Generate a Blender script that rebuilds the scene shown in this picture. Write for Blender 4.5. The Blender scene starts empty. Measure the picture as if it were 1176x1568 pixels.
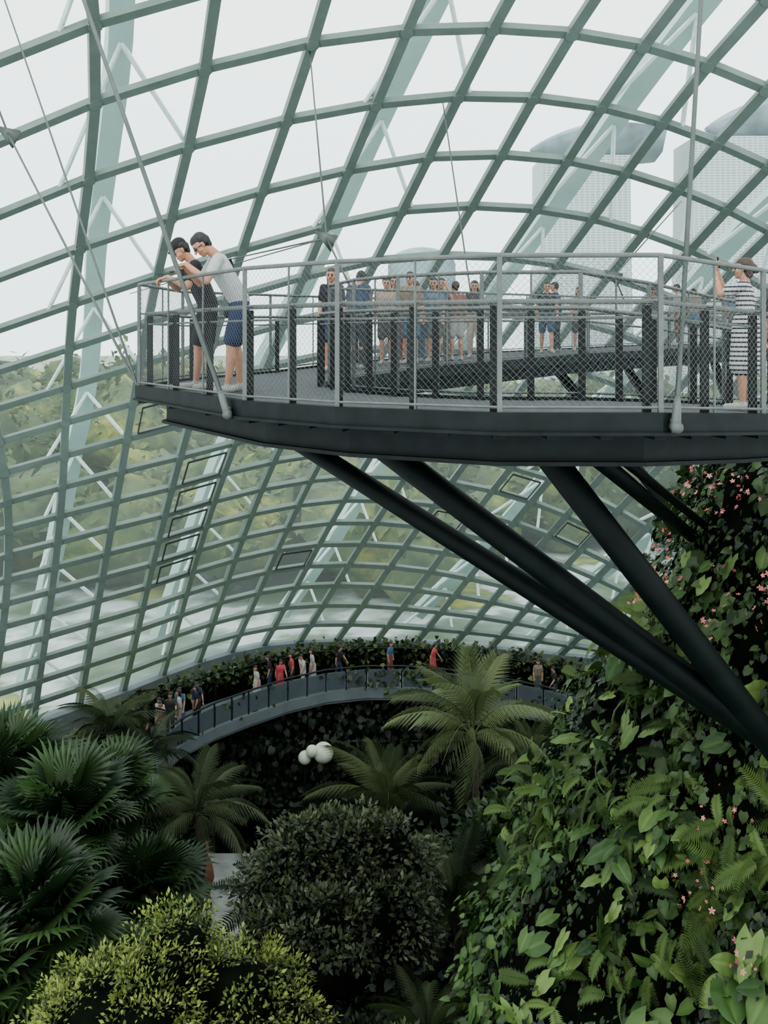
import bpy, math, random
import numpy as np
from mathutils import Vector, Matrix, noise
random.seed(7); rng=np.random.default_rng(7)
C=bpy.context.scene.collection
pi=math.pi
# ---------------------------------------------------------------- materials
def newmat(name):
    m=bpy.data.materials.new(name); m.use_nodes=True
    return m, m.node_tree, m.node_tree.nodes['Principled BSDF']
def mat(name,col,rough=.6,metal=0,var=0.12,scale=6,bump=0.0,spec=.5):
    m,nt,b=newmat(name)
    b.inputs['Roughness'].default_value=rough; b.inputs['Metallic'].default_value=metal; b.inputs['Specular IOR Level'].default_value=spec
    n=nt.nodes.new('ShaderNodeTexNoise'); n.inputs['Scale'].default_value=scale; n.inputs['Detail'].default_value=4
    tc=nt.nodes.new('ShaderNodeTexCoord'); nt.links.new(tc.outputs['Object'],n.inputs['Vector'])
    r=nt.nodes.new('ShaderNodeValToRGB')
    c=np.array(col[:3]); r.color_ramp.elements[0].color=(*(c*(1-var)),1); r.color_ramp.elements[1].color=(*np.minimum(c*(1+var),1),1)
    r.color_ramp.elements[0].position=.3; r.color_ramp.elements[1].position=.7
    nt.links.new(n.outputs['Fac'],r.inputs['Fac']); nt.links.new(r.outputs['Color'],b.inputs['Base Color'])
    if bump>0:
        bp=nt.nodes.new('ShaderNodeBump'); bp.inputs['Strength'].default_value=bump
        nt.links.new(n.outputs['Fac'],bp.inputs['Height']); nt.links.new(bp.outputs['Normal'],b.inputs['Normal'])
    return m
def desat(c,s=.86):
    c=np.array(c,float); l=.2*c[0]+.7*c[1]+.1*c[2]; return tuple(c*s+l*(1-s))
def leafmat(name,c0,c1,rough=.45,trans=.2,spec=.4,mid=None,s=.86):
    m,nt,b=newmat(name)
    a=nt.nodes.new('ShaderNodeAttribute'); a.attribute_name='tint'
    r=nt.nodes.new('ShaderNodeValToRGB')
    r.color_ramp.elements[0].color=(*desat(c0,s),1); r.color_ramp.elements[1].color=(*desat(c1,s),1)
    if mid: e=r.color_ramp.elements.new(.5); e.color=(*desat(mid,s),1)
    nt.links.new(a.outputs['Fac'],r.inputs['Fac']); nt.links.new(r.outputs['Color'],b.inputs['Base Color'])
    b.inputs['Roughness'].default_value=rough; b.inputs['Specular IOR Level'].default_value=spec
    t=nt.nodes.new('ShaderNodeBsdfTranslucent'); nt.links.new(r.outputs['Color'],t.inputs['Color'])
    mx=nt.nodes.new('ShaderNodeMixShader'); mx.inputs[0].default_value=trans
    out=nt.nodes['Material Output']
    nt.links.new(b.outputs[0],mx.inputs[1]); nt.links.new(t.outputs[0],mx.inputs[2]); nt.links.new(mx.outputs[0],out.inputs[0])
    return m

M_frame=mat('painted_steel_mint',(.155,.205,.182),.5,var=.08,scale=2)
M_arch=mat('arch_steel_pale',(.33,.46,.43),.5,var=.06,scale=1)
M_strutw=mat('strut_white',(.58,.64,.62),.5)
M_vent=mat('vent_frame_dark',(.04,.055,.05),.5)
M_rail=mat('galvanised_rail',(.088,.104,.096),.5,.15,var=.15,scale=10)
M_darkpost=mat('dark_post',(.009,.012,.0115),.55,spec=.3)
M_fascia=mat('slate_fascia',(.0085,.0125,.0125),.6,var=.25,scale=5,bump=.05,spec=.18)
M_strut=mat('strut_paint',(.0022,.0055,.0048),.5,var=.3,scale=4,spec=.13)
M_cable=mat('cable_steel',(.075,.095,.085),.5,.15)
M_wire=mat('mesh_wire',(.10,.12,.12),.5,.3)
M_deck=mat('deck_boards',(.065,.075,.077),.8,var=.2,scale=12,bump=.1,spec=.2)
M_conc=mat('walkway_concrete',(.11,.135,.14),.8,var=.15,scale=1)
M_panel=mat('parapet_panel',(.065,.085,.095),.5,var=.15,scale=1)
M_soil=mat('dark_soil',(.004,.006,.004),.95,var=.5,scale=1.5,bump=.4,spec=.1)
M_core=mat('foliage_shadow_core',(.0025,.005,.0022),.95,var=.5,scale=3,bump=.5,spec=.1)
M_trunk=mat('trunk_bark',(.04,.034,.024),.9,var=.4,scale=8,bump=.4)
M_path=mat('garden_path',(.36,.37,.36),.85,var=.25,scale=2)
M_white=mat('lantern_white',(.42,.46,.38),.5)
M_terra=mat('terracotta',(.20,.085,.05),.8)

L_dark=leafmat('leaf_dark',(.0025,.008,.0035),(.018,.038,.013))  # low leaf colours carry interior shade that the open shell doesn't cast
L_bush=leafmat('leaf_bush',(.005,.012,.005),(.07,.095,.036),.36)
L_fan=leafmat('leaf_fan_palm',(.004,.018,.007),(.05,.11,.027),.4)
L_yellow=leafmat('leaf_lime',(.03,.055,.009),(.21,.27,.035),.55,.25)
L_palm=leafmat('leaf_palm_olive',(.03,.05,.014),(.16,.205,.08),.5)
L_fern=leafmat('leaf_fern',(.008,.030,.006),(.095,.165,.034),.55,spec=.25)
L_wall=leafmat('leaf_wall',(.003,.012,.003),(.045,.095,.018),.4,mid=(.012,.036,.007))
L_ear=leafmat('leaf_elephant_ear',(.006,.026,.006),(.125,.205,.045),.42,mid=(.036,.09,.016),spec=.3)
L_hedge=leafmat('leaf_hedge',(.007,.02,.005),(.065,.10,.02))
L_pink=leafmat('petal_pink',(.48,.06,.08),(.72,.28,.27),.6,s=1)

# ---------------------------------------------------------------- mesh helpers
class MB:
    def __init__(s): s.v=[]; s.f=[]; s.m=[]
    def add(s,vs,fs,mi=0):
        o=len(s.v); s.v+= [tuple(v) for v in vs]; s.f+=[tuple(i+o for i in f) for f in fs]; s.m+=[mi]*len(fs)
    def tube(s,pts,r,n=8,mi=0,cap=True):
        pts=[Vector(p) for p in pts]; rs=r if isinstance(r,(list,tuple)) else [r]*len(pts)
        vs=[];fs=[]; ref=None
        for i,p in enumerate(pts):
            t=(pts[min(i+1,len(pts)-1)]-pts[max(i-1,0)]).normalized()
            if ref is None: ref=Vector((0,0,1)) if abs(t.z)<.9 else Vector((1,0,0))
            u=t.cross(ref).normalized(); w=t.cross(u).normalized()
            for k in range(n):
                a=2*math.pi*k/n; vs.append(p+(u*math.cos(a)+w*math.sin(a))*rs[i])
        for i in range(len(pts)-1):
            for k in range(n):
                a=i*n+k;b=i*n+(k+1)%n; fs.append((a,b,b+n,a+n))
        if cap:
            fs.append(tuple(range(n))[::-1]); fs.append(tuple(range((len(pts)-1)*n,len(pts)*n)))
        s.add(vs,fs,mi)
    def bar(s,a,b,w,d,up=(0,0,1),mi=0):
        a=Vector(a);b=Vector(b);t=(b-a).normalized();u=Vector(up)
        sd=t.cross(u)
        if sd.length<1e-3: sd=t.cross(Vector((0,1,0)))
        sd.normalize(); n=sd.cross(t).normalized()
        vs=[p+sd*x*w/2+n*y*d/2 for p in (a,b) for x,y in((-1,-1),(1,-1),(1,1),(-1,1))]
        s.add(vs,[(0,1,2,3)[::-1],(4,5,6,7),(0,1,5,4),(1,2,6,5),(2,3,7,6),(3,0,4,7)],mi)
    def strip(s,outer,inner,z0,z1,mi=0):
        vs=[]; fs=[]
        for o,i in zip(outer,inner):
            vs+=[(o[0],o[1],o[2]+z1),(i[0],i[1],i[2]+z1),(i[0],i[1],i[2]+z0),(o[0],o[1],o[2]+z0)]
        n=len(outer)
        for k in range(n-1):
            for j in range(4):
                a=k*4+j;b=k*4+(j+1)%4; fs.append((a,b,b+4,a+4))
        fs.append((0,1,2,3)); fs.append(tuple((n-1)*4+j for j in (3,2,1,0)))
        s.add(vs,fs,mi)
    def lathe(s,prof,c,n=24,mi=0,fn=None):
        vs=[];fs=[]
        for r,z in prof:
            for k in range(n):
                a=2*math.pi*k/n; vs.append((c[0]+r*math.cos(a),c[1]+r*math.sin(a),c[2]+z))
        for i in range(len(prof)-1):
            for k in range(n):
                a=i*n+k;b=i*n+(k+1)%n; fs.append((a,b,b+n,a+n))
        fs.append(tuple(range(n))[::-1]); fs.append(tuple(range((len(prof)-1)*n,len(prof)*n)))
        s.add(vs,fs,mi)
    def obj(s,name,mats,smooth=False,parent=None):
        me=bpy.data.meshes.new(name); me.from_pydata(s.v,[],s.f)
        for m in (mats if isinstance(mats,list) else [mats]): me.materials.append(m)
        me.polygons.foreach_set('material_index',s.m)
        if smooth: me.polygons.foreach_set('use_smooth',[True]*len(s.f))
        me.update(); o=bpy.data.objects.new(name,me); C.objects.link(o)
        if parent: o.parent=parent
        return o
def empty(name,loc=(0,0,0)):
    e=bpy.data.objects.new(name,None); C.objects.link(e); e.empty_display_size=.2
    return e
def blob(mb,c,r,amp=.2,sub=2,mi=0,fr=.8,seed=0):
    import bmesh
    bm=bmesh.new(); bmesh.ops.create_icosphere(bm,subdivisions=sub,radius=1)
    r=Vector(r) if not isinstance(r,(int,float)) else Vector((r,r,r))
    vs=[]
    for v in bm.verts:
        d=v.co.normalized(); k=1+amp*noise.noise(d*fr*2.5+Vector((seed*3.1,seed,seed*1.7)))*1.6
        vs.append((c[0]+d.x*r.x*k,c[1]+d.y*r.y*k,c[2]+d.z*r.z*k))
    fs=[tuple(v.index for v in f.verts) for f in bm.faces]; bm.free()
    mb.add(vs,fs,mi)

def T_lance(w=.2):
    v=[(0,0,0),(-w,.45,.04),(0,.5,-.03),(w,.45,.04),(0,1,-.1)]
    return np.array(v),[(0,1,2),(0,2,3),(1,4,2),(2,4,3)]
def T_heart():
    v=[(0,0,0),(0,.35,-.02),(0,.7,-.03),(0,1,-.16),(-.26,-.14,.02),(-.43,.22,.05),(-.30,.62,.0),(.26,-.14,.02),(.43,.22,.05),(.30,.62,.0)]
    return np.array(v),[(0,4,5,1),(1,5,6,2),(2,6,3),(0,1,8,7),(1,2,9,8),(2,3,9)]
def T_ear():
    vs=[];fs=[];ny=13;nx=8
    for j in range(ny):
        t=j/(ny-1)
        w=.42*math.sin(math.pi*min(1,(t*.84+.16)))**.8 if j<ny-1 else 0.01
        for i in range(-nx//2,nx//2+1):
            x=i/(nx/2)
            y=t -.32*(abs(x))*(1-t)**1.3
            z=.22*abs(x)-.20*x*x-.26*t*t + .022*math.cos(t*20)*abs(x)
            vs.append((x*w,y,z))
    n=nx+1
    for j in range(ny-1):
        for i in range(nx):
            a=j*n+i; fs.append((a,a+1,a+1+n,a+n))
    return np.array(vs),fs
def T_frond(np_=16,L=.24,w=.028,droop=.45,lift=.35,pd=.1,fwd=.35,rw=.008):
    vs=[];fs=[]
    def R(t): return np.array([0,t*(1-.18*droop*t),lift*t-droop*1.3*t*t])
    K=8
    for k in range(K+1):
        p=R(k/K); r=rw*(1-.8*k/K)
        vs+=[p+[-r,0,0],p+[r,0,0],p+[0,0,r*1.5]]
    for k in range(K):
        a=3*k
        fs+=[(a,a+1,a+4,a+3),(a+1,a+2,a+5,a+4),(a+2,a,a+3,a+5)]
    for k in range(np_):
        t=.14+.86*k/(np_-1); p=R(t); l=L*(math.sin(math.pi*(.12+.83*(t-.1)))**.8)*(1+.12*math.sin(k*4.1))
        for s in(-1,1):
            tip=p+np.array([s*l*math.cos(fwd),l*math.sin(fwd)+.02,-pd*l*2]); mid=p+(tip-p)*.5+np.array([0,0,pd*l*.8])
            o=len(vs)
            vs+=[p+[0,-w*.4,0],p+[0,w*.4,0],mid+[0,w*.6,0],mid+[0,-w*.6,0],tip]
            fs+=[(o,o+1,o+2,o+3),(o+3,o+2,o+4)]
    return np.array(vs),fs
def T_fan(n=24,pet=1.0,spread=150,droop=.16):
    vs=[];fs=[];r=.012
    vs+=[(-r,0,0),(r,0,0),(0,0,r),(-r,pet,0),(r,pet,0),(0,pet,r)]
    fs+=[(0,1,4,3),(1,2,5,4),(2,0,3,5)]
    h=math.radians(spread)/n
    for k in range(n):
        a=math.radians(-spread+2*spread*(k+.5)/n); 
        def P(r_,an,z): return (r_*math.sin(an),pet+r_*math.cos(an),z)
        o=len(vs); q=1-.12*abs(math.sin(k*2.3))
        vs+=[(0,pet,0),P(.55*q,a-h,-.02-.05*abs(a)/2),P(.55*q,a,.05-.05*abs(a)/2),P(.55*q,a+h,-.02-.05*abs(a)/2),P(.84*q,a-h*.3,-.06),P(.84*q,a+h*.3,-.06),P(1.0*q,a,-droop)]
        fs+=[(o,o+1,o+2),(o,o+2,o+3),(o+1,o+4,o+2),(o+2,o+4,o+5),(o+2,o+5,o+3),(o+4,o+6,o+5)]
    return np.array(vs),fs
def T_flower():
    vs=[(0,0,.02)];fs=[]
    for k in range(5):
        a=2*math.pi*k/5; o=len(vs)
        for da,r in((-.45,.6),(0,1),(.45,.6)): vs.append((r*math.cos(a+da),r*math.sin(a+da),.25*r))
        fs+=[(0,o,o+1,o+2)]
    return np.array(vs),fs

def nrm(a): return a/np.maximum(np.linalg.norm(a,axis=1,keepdims=True),1e-9)
def scatter(name,T,pos,dirs,norms,scale,m,tint=None,parent=None,smooth=False,vein=0.0):
    V,F=T; pos=np.asarray(pos,float);n=len(pos)
    Y=nrm(np.asarray(dirs,float)); Z=np.asarray(norms,float); Z=Z-(Z*Y).sum(1,keepdims=True)*Y; Z=nrm(Z); X=np.cross(Y,Z)
    sc=np.asarray(scale,float).reshape(-1,1,1)
    W=pos[:,None,:]+sc*(V[None,:,0:1]*X[:,None,:]+V[None,:,1:2]*Y[:,None,:]+V[None,:,2:3]*Z[:,None,:])
    k=len(V); lens=np.array([len(f) for f in F]); flat=np.concatenate([np.array(f) for f in F])
    loops=(flat[None,:]+np.arange(n)[:,None]*k).ravel()
    tot=np.tile(lens,n); start=np.concatenate([[0],np.cumsum(tot)[:-1]])
    me=bpy.data.meshes.new(name)
    me.vertices.add(n*k); me.vertices.foreach_set('co',W.reshape(-1).astype(np.float32))
    me.loops.add(len(loops)); me.loops.foreach_set('vertex_index',loops.astype(np.int32))
    me.polygons.add(len(tot)); me.polygons.foreach_set('loop_start',start.astype(np.int32))
    try: me.polygons.foreach_set('loop_total',tot.astype(np.int32))
    except Exception: pass
    me.update(calc_edges=True); me.validate()
    at=me.attributes.new('tint','FLOAT','POINT')
    if tint is None: tint=rng.random(n)
    tv=np.repeat(tint,k)+vein*np.tile(np.where(np.abs(V[:,0])<.012,1.,0.),n)
    at.data.foreach_set('value',np.clip(tv,0,1).astype(np.float32))
    if smooth: me.polygons.foreach_set('use_smooth',np.ones(len(tot),bool))
    me.materials.append(m)
    o=bpy.data.objects.new(name,me); C.objects.link(o)
    if parent: o.parent=parent
    return o
def rv(n,s=1): return rng.normal(size=(n,3))*s

# ---------------------------------------------------------------- conservatory dome
MOD=1.25
cols=np.array([-5,-2,0,2,4,6,8,10,12,14,17,20],float)
RB=18
rowk=np.array([-5,0,3,8,RB],float)
net=np.array([
 [(-12,6,6),(-9,10,8.5),(-4.5,11.5,10),(.8,12,10.8),(5.5,12,11),(9.3,12,10.7),(12.5,12,9.8),(15,12,8.5),(17,12,6.8),(18.5,12,5),(20,12,2),(21,12,-1)],
 [(-14,13,1.5),(-11.1,20,3.2),(-6.65,21,5.4),(-1.65,21,6.77),(2.5,21,7.1),(5.96,21,6.7),(8.8,21,5.7),(11.2,21,4.4),(13.1,21,2.7),(14.6,21,.9),(16.5,21,-2),(18,21,-5)],
 [(-15.5,19,-3.5),(-13.7,26,-.8),(-9.2,27,.98),(-4.2,27,2.58),(.52,27,3.74),(4.47,27,3.78),(7.66,27,3.1),(10.3,27,2),(12.5,27,.6),(14.2,27,-1.1),(16,27,-4),(17.3,27,-7)],
 [(-16.3,22,-9),(-13.7,29,-5.9),(-10.74,30.5,-4.99),(-7.15,32,-4.2),(-3.6,34,-3.5),(.3,35.5,-3.27),(4.1,35.5,-3.65),(7.1,34.5,-4.4),(9.4,33.5,-5.5),(11.1,32.5,-6.7),(12.8,31,-8.6),(14,29,-10)],
 [(-16.5,24,-14),(-14.7,30.5,-14),(-12.7,33,-14),(-10.3,36,-14),(-8.0,39.2,-14),(-5.5,41.3,-14),(-2.2,42,-14),(1.4,41.7,-14),(4.75,41.1,-14),(7.7,40.2,-14),(11.6,38.9,-14),(14.5,37,-14)]])*MOD
def herm(keys,vals,t):
    n=len(keys); i=int(np.clip(np.searchsorted(keys,t)-1,0,n-2))
    def tan(j):
        if j==0: return (vals[1]-vals[0])/(keys[1]-keys[0])
        if j==n-1: return (vals[-1]-vals[-2])/(keys[-1]-keys[-2])
        h0=keys[j]-keys[j-1];h1=keys[j+1]-keys[j]
        return ((vals[j]-vals[j-1])/h0*h1+(vals[j+1]-vals[j])/h1*h0)/(h0+h1)
    h=keys[i+1]-keys[i]; s=(t-keys[i])/h
    return (2*s**3-3*s**2+1)*vals[i]+(s**3-2*s**2+s)*h*tan(i)+(-2*s**3+3*s**2)*vals[i+1]+(s**3-s**2)*h*tan(i+1)
def S(c,r): return herm(rowk,[herm(cols,net[k],c) for k in range(5)],r)
cen=np.array([0,22,-4.])
def SN(c,r):
    e=.05; a=S(min(c+e,20),r)-S(max(c-e,-5),r); b=S(c,min(r+e,RB))-S(c,max(r-e,-5)); n=np.cross(a,b); n/=np.linalg.norm(n)
    return n if np.dot(n,S(c,r)-cen)>0 else -n
CI=list(range(-5,21)); RI=list(range(-5,RB+1))
P={(c,r):S(c,r) for c in CI for r in RI}; N={(c,r):SN(c,r) for c in CI for r in RI}
dome=empty('glass_conservatory_dome')
def ribbeam(mb,pts,nms,w,d,mi=0,off=0):
    vs=[];fs=[];n=len(pts)
    for i in range(n):
        t=pts[min(i+1,n-1)]-pts[max(i-1,0)]; t=t/np.linalg.norm(t); s=np.cross(t,nms[i]); s/=np.linalg.norm(s)
        p=pts[i]+nms[i]*off
        vs+=[p-s*w/2-nms[i]*d/2,p+s*w/2-nms[i]*d/2,p+s*w/2+nms[i]*d/2,p-s*w/2+nms[i]*d/2]
    for k in range(n-1):
        for j in range(4):
            a=k*4+j;b=k*4+(j+1)%4; fs.append((a,b,b+4,a+4))
    fs+= [(0,1,2,3),tuple((n-1)*4+j for j in(3,2,1,0))]
    mb.add(vs,fs,mi)
mb=MB()
for c in CI: ribbeam(mb,[P[c,r] for r in RI],[N[c,r] for r in RI],.30,.26)
for r in RI: ribbeam(mb,[P[c,r] for c in CI],[N[c,r] for c in CI],.27,.22)
for c in CI:
    for r in RI:
        n=Vector(N[c,r]); p=Vector(P[c,r]); mb.tube([p-n*.16,p+n*.1],.2,8)
mb.obj('gridshell_frame',M_frame,parent=dome)
gm,nt,b=newmat('dome_glass_condensation'); nt.nodes.remove(b)
tr=nt.nodes.new('ShaderNodeBsdfTransparent'); tr.inputs[0].default_value=(.86,.925,.91,1)
tl=nt.nodes.new('ShaderNodeBsdfTranslucent'); tl.inputs[0].default_value=(.80,.93,.91,1)
m0=nt.nodes.new('ShaderNodeMixShader'); m0.inputs[0].default_value=.08; nt.links.new(tr.outputs[0],m0.inputs[1]); nt.links.new(tl.outputs[0],m0.inputs[2])
gl=nt.nodes.new('ShaderNodeBsdfGlossy'); gl.inputs['Roughness'].default_value=.08; gl.inputs['Color'].default_value=(.8,.9,.9,1)
fn=nt.nodes.new('ShaderNodeFresnel'); fn.inputs[0].default_value=1.25
mx=nt.nodes.new('ShaderNodeMixShader'); nt.links.new(fn.outputs[0],mx.inputs[0]); nt.links.new(m0.outputs[0],mx.inputs[1]); nt.links.new(gl.outputs[0],mx.inputs[2]); nt.links.new(mx.outputs[0],nt.nodes['Material Output'].inputs[0])
mb=MB(); vs=[P[c,r]+N[c,r]*.1 for c in CI for r in RI]; nr=len(RI)
fs=[(i*nr+j,i*nr+j+1,(i+1)*nr+j+1,(i+1)*nr+j) for i in range(len(CI)-1) for j in range(nr-1)]
mb.add(vs,fs); mb.obj('glazing',gm,parent=dome)
mb=MB()
vents=[(2,r) for r in (8,9,10,11,12)]+[(1,6),(5,13),(8,11),(9,9),(11,10)]
for c,r in vents:
    q=[S(c+a,r+b_)-SN(c+.5,r+.5)*.2 for a,b_ in((.15,.15),(.85,.15),(.85,.85),(.15,.85))]
    nn=Vector(N[c,r])
    for k in range(4): mb.bar(q[k],q[(k+1)%4],.05,.07,up=nn)
mb.obj('vent_frames',M_vent,parent=dome)
mb=MB(); ms=MB()
for ac in (.35,3.5,6.7,10,13.3,-3.2,16.5):
    rr=np.arange(-5,RB+.01,.5); nm=[SN(ac,r) for r in rr]; pts=[S(ac,r)+n*2.2 for r,n in zip(rr,nm)]
    ribbeam(mb,pts,nm,.72,.6)
    for r in range(-4,RB,2):
        a=Vector(S(ac,r)+SN(ac,r)*1.9)
        for dc in(-.65,.65):
            e=Vector(S(np.clip(ac+dc,-5,20),min(r+1,RB))); ms.tube([a,e],.08,6)
mb.obj('exterior_arches',M_arch,parent=dome); ms.obj('arch_v_struts',M_strutw,parent=dome)
mb=MB(); 
ribbeam(mb,[P[c,RB]-np.array([0,0,.3]) for c in CI],[np.array([0,0,1.])]*len(CI),.9,.9); mb.obj('base_kerb',M_conc,parent=dome)

# ---------------------------------------------------------------- aerial walkway (upper)
St=[((7.0,11.5),(6.0,13.2),-.95),((5.0,9.6),(4.2,11.3),-.84),((3.36,8.1),(2.9,10.0),-.71),((2.23,7.37),(2.0,9.3),-.64),((.935,7.4),(1.0,9.35),-.64),
((-.41,8.0),(.15,9.9),-.64),((-1.34,8.8),(-.35,10.6),-.64),((-3.08,11.5),(-.7,11.7),-.64),((-2.95,13.4),(-.75,12.5),-.64),((-1.9,15.3),(-.2,13.6),-.6),
((-.7,18.2),(1.1,15.9),-.52),((2.6,22.8),(4.6,20.6),-.4),((7.6,26.8),(9.4,24.2),-.25),((14,28.5),(14.5,25.8),-.2)]
O=[(o[0],o[1],z) for o,i,z in St]; I=[(i[0],i[1],z) for o,i,z in St]
walk=empty('aerial_walkway')
def lerp(a,b,t): return tuple(a[k]+(b[k]-a[k])*t for k in range(3))
def ins(t): return [lerp(o,i,t/math.dist(o[:2],i[:2])) for o,i in zip(O,I)]
def insi(t): return [lerp(i,o,t/math.dist(o[:2],i[:2])) for o,i in zip(O,I)]
mb=MB(); mb.strip(O,I,-.05,0); mb.obj('deck',M_deck,parent=walk)
mb=MB()
mb.strip(ins(-.05),ins(.05),-.15,.03); mb.strip(insi(-.05),insi(.05),-.15,.03)
mb.strip(ins(-.08),ins(.0),-.152,-.125); 
mb.strip(ins(.34),ins(.5),-.42,-.05); mb.strip(ins(.28),ins(.56),-.445,-.41)
mb.strip(insi(.3),insi(.46),-.42,-.05)
for k in range(len(O)-1):
    nseg=3
    for j in range(nseg):
        a=lerp(O[k],O[k+1],j/nseg); b_=lerp(I[k],I[k+1],j/nseg)
        mb.bar((a[0],a[1],a[2]-.12),(b_[0],b_[1],b_[2]-.12),.1,.14)
mb.obj('edge_beams',M_fascia,parent=walk)
rail=MB(); dark=MB(); wire=MB()
def up(p,h): return (p[0],p[1],p[2]+h)
def railing(L,Lin,sub,k0=0,k1=None,outer=True):
    k1=k1 or len(L)-1
    pts=L[k0:k1+1]; ptin=Lin[k0:k1+1]
    rail.tube([up(p,1.3) for p in pts],.02,8); rail.tube([up(p,.93) for p in ptin],.022,8)
    rail.tube([up(p,.80) for p in ptin],.012,6); rail.tube([up(p,.07) for p in pts],.013,6)
    for i in range(len(pts)-1):
        a,b=pts[i],pts[i+1]; n=sub(i) if callable(sub) else sub
        for j in range(n):
            p=lerp(a,b,j/n); q=lerp(ptin[i],ptin[i+1],j/n)
            if j==0 or not outer: rail.bar(up(p,-.05),up(p,1.3),.04,.03)
            else: rail.tube([up(p,.0),up(p,1.3)],.011,6)
            dk=lerp(q,lerp(ptin[i],ptin[i+1],(j+1)/n),.05)
            dark.bar(up(dk,0),up(dk,.9),.065,.05); rail.tube([up(p,.93),up(q,.93)],.012,6)
        Lg=math.dist(a,b); pitch=.06; H0,H1=.08,1.28; h=H1-H0
        nn=int((Lg+h)/pitch)
        for s in (0,1):
            for w in range(1,nn):
                x0=w*pitch-h; x1=w*pitch; z0,z1=H0,H1
                if x0<0: z0=H0+(-x0); x0=0
                if x1>Lg: z1=H1-(x1-Lg); x1=Lg
                if s: x0,x1=Lg-x0,Lg-x1
                pa=lerp(a,b,x0/Lg); pb=lerp(a,b,x1/Lg)
                wire.tube([up(pa,z0),up(pb,z1)],.0014,3,cap=False)
railing(O,ins(.12),lambda i:1 if i in(3,) else (3 if i==6 else 2),0,len(O)-1)
railing(I,insi(.12),lambda i:2,0,len(I)-1,True)
rail.obj('rails_and_posts',M_rail,parent=walk); dark.obj('flat_posts',M_darkpost,parent=walk); wire.obj('wire_mesh_infill',M_wire,parent=walk)
mb=MB()
end=Vector((4.2,10,-4.4))
for s0,r0,r1,k in(((-1.25,10,-.95),.10,.14,1.5),((-.22,9.2,-.95),.13,.145,1.5),((1.42,8.6,-.95),.135,.15,1.6)):
    s0=Vector(s0); e=s0+(end-s0)*k; e.y+=.8; mb.tube([s0,s0+(end-s0)*.5,end,e],[r0,(r0+r1)/2,r1,r1],20)
    mb.bar(s0+Vector((-.2,0,.05)),s0+Vector((.25,0,.02)),.35,.1)
s0=Vector((1.8,9,-.95)); e=Vector((6.2,17,-4.1)); mb.tube([s0,e],.1,16); mb.tube([s0+Vector((.25,.2,0)),e+Vector((.1,-.3,.3))],.06,12)
for a,b_ in(((6.6,25.4,-.6),(7.5,17,-5.5)),((4.0,21.5,-.7),(7.2,17,-5.5)),((9,25,-.6),(8,18,-5))): mb.tube([a,b_],.12,10)
mb.obj('raking_struts',M_strut,smooth=True,parent=walk)
mb=MB()
def rod(a,b,r,clev=True):
    a=Vector(a);b=Vector(b); mb.tube([a,b],r,10)
    if clev:
        t=(b-a).normalized(); mb.tube([a-t*.05,a+t*.02,a+t*.18,a+t*.26],[.03,.042,.035,r],12); mb.tube([a+Vector((0,-.06,0)),a+Vector((0,.06,0))],.045,14)
        mb.bar(a+Vector((0,0,.02)),a+Vector((0,.35,-.02)),.05,.1)
rod((-1.52,8.9,-.75),(-6.6,15.05,10.3),.025)
rod((2.33,7.3,-.72),(4.0,10.8,8.3),.021)
rod((-3.1,11.5,-.62),(-7.2,17.5,3.9),.018,False)
rod((-7.2,17.5,3.9),(-10,21,8.2),.02,False); rod((-7.2,17.5,3.9),(-10.5,22,6),.018,False); rod((-3.1,11.5,-.62),(-8.2,19.5,7.5),.016,False)
def plate(c,s):
    c=Vector(c); mb.add([c+Vector((-s,0,s*.6)),c+Vector((s*.9,0,s*.2)),c+Vector((s*.3,0,-s*1.1)),c+Vector((-s,.05,s*.6)),c+Vector((s*.9,.05,s*.2)),c+Vector((s*.3,.05,-s*1.1))],[(0,1,2),(5,4,3),(0,3,4,1),(1,4,5,2),(2,5,3,0)])
plate((-7.2,17.5,3.9),.26)
top=Vector(S(2,.1)); n1=Vector((-1.15,18.3,1.98))
rod(top,n1,.02,False); plate(n1,.25); rod(n1,Vector(S(1,3)),.018,False); rod(n1,(-.6,17.9,.85),.02,False); rod(n1,Vector(S(.7,3.2)),.014,False)
top=Vector(S(3.85,1.1)); rod(top,(2.0,21,.95),.02,False); rod(Vector(S(8.2,2.2)),(6.4,25.4,1.7),.02,False); plate((6.4,25.4,1.7),.28); rod((6.4,25.4,1.7),(6.9,26.2,1.0),.02,False)
rod((6.4,25.4,1.7),Vector(S(10.5,4)),.018,False)
mb.obj('suspension_rods',M_cable,smooth=True,parent=walk)

# ---------------------------------------------------------------- lower walkway
low=empty('lower_garden_walkway')
Li=[(-9.5,29,-16),(-8.9,32.5,-16),(-7.9,35.7,-16),(-6.9,37.2,-16),(-5.7,38.5,-16),(-4.2,39.9,-16),(-2.6,40.9,-16),(-.8,41.4,-16),(.8,41.4,-16),(2.2,41.2,-16),(4.7,40.2,-16),(6.8,39.0,-16),(8.6,37.4,-16),(10.5,34.5,-16),(11.5,31,-16)]
def offs(L,d):
    out=[]
    for i,p in enumerate(L):
        a=L[max(i-1,0)];b=L[min(i+1,len(L)-1)]; t=Vector((b[0]-a[0],b[1]-a[1],0)).normalized(); n=Vector((-t.y,t.x,0))
        out.append((p[0]+n.x*d,p[1]+n.y*d,p[2]))
    return out
Lo=offs(Li,2.4)
mb=MB(); mb.strip(Lo,Li,-.45,0); mb.strip(offs(Li,-.12),Li,-.3,.12); mb.obj('slab',M_conc,parent=low)
mb=MB(); rl=MB()
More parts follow.
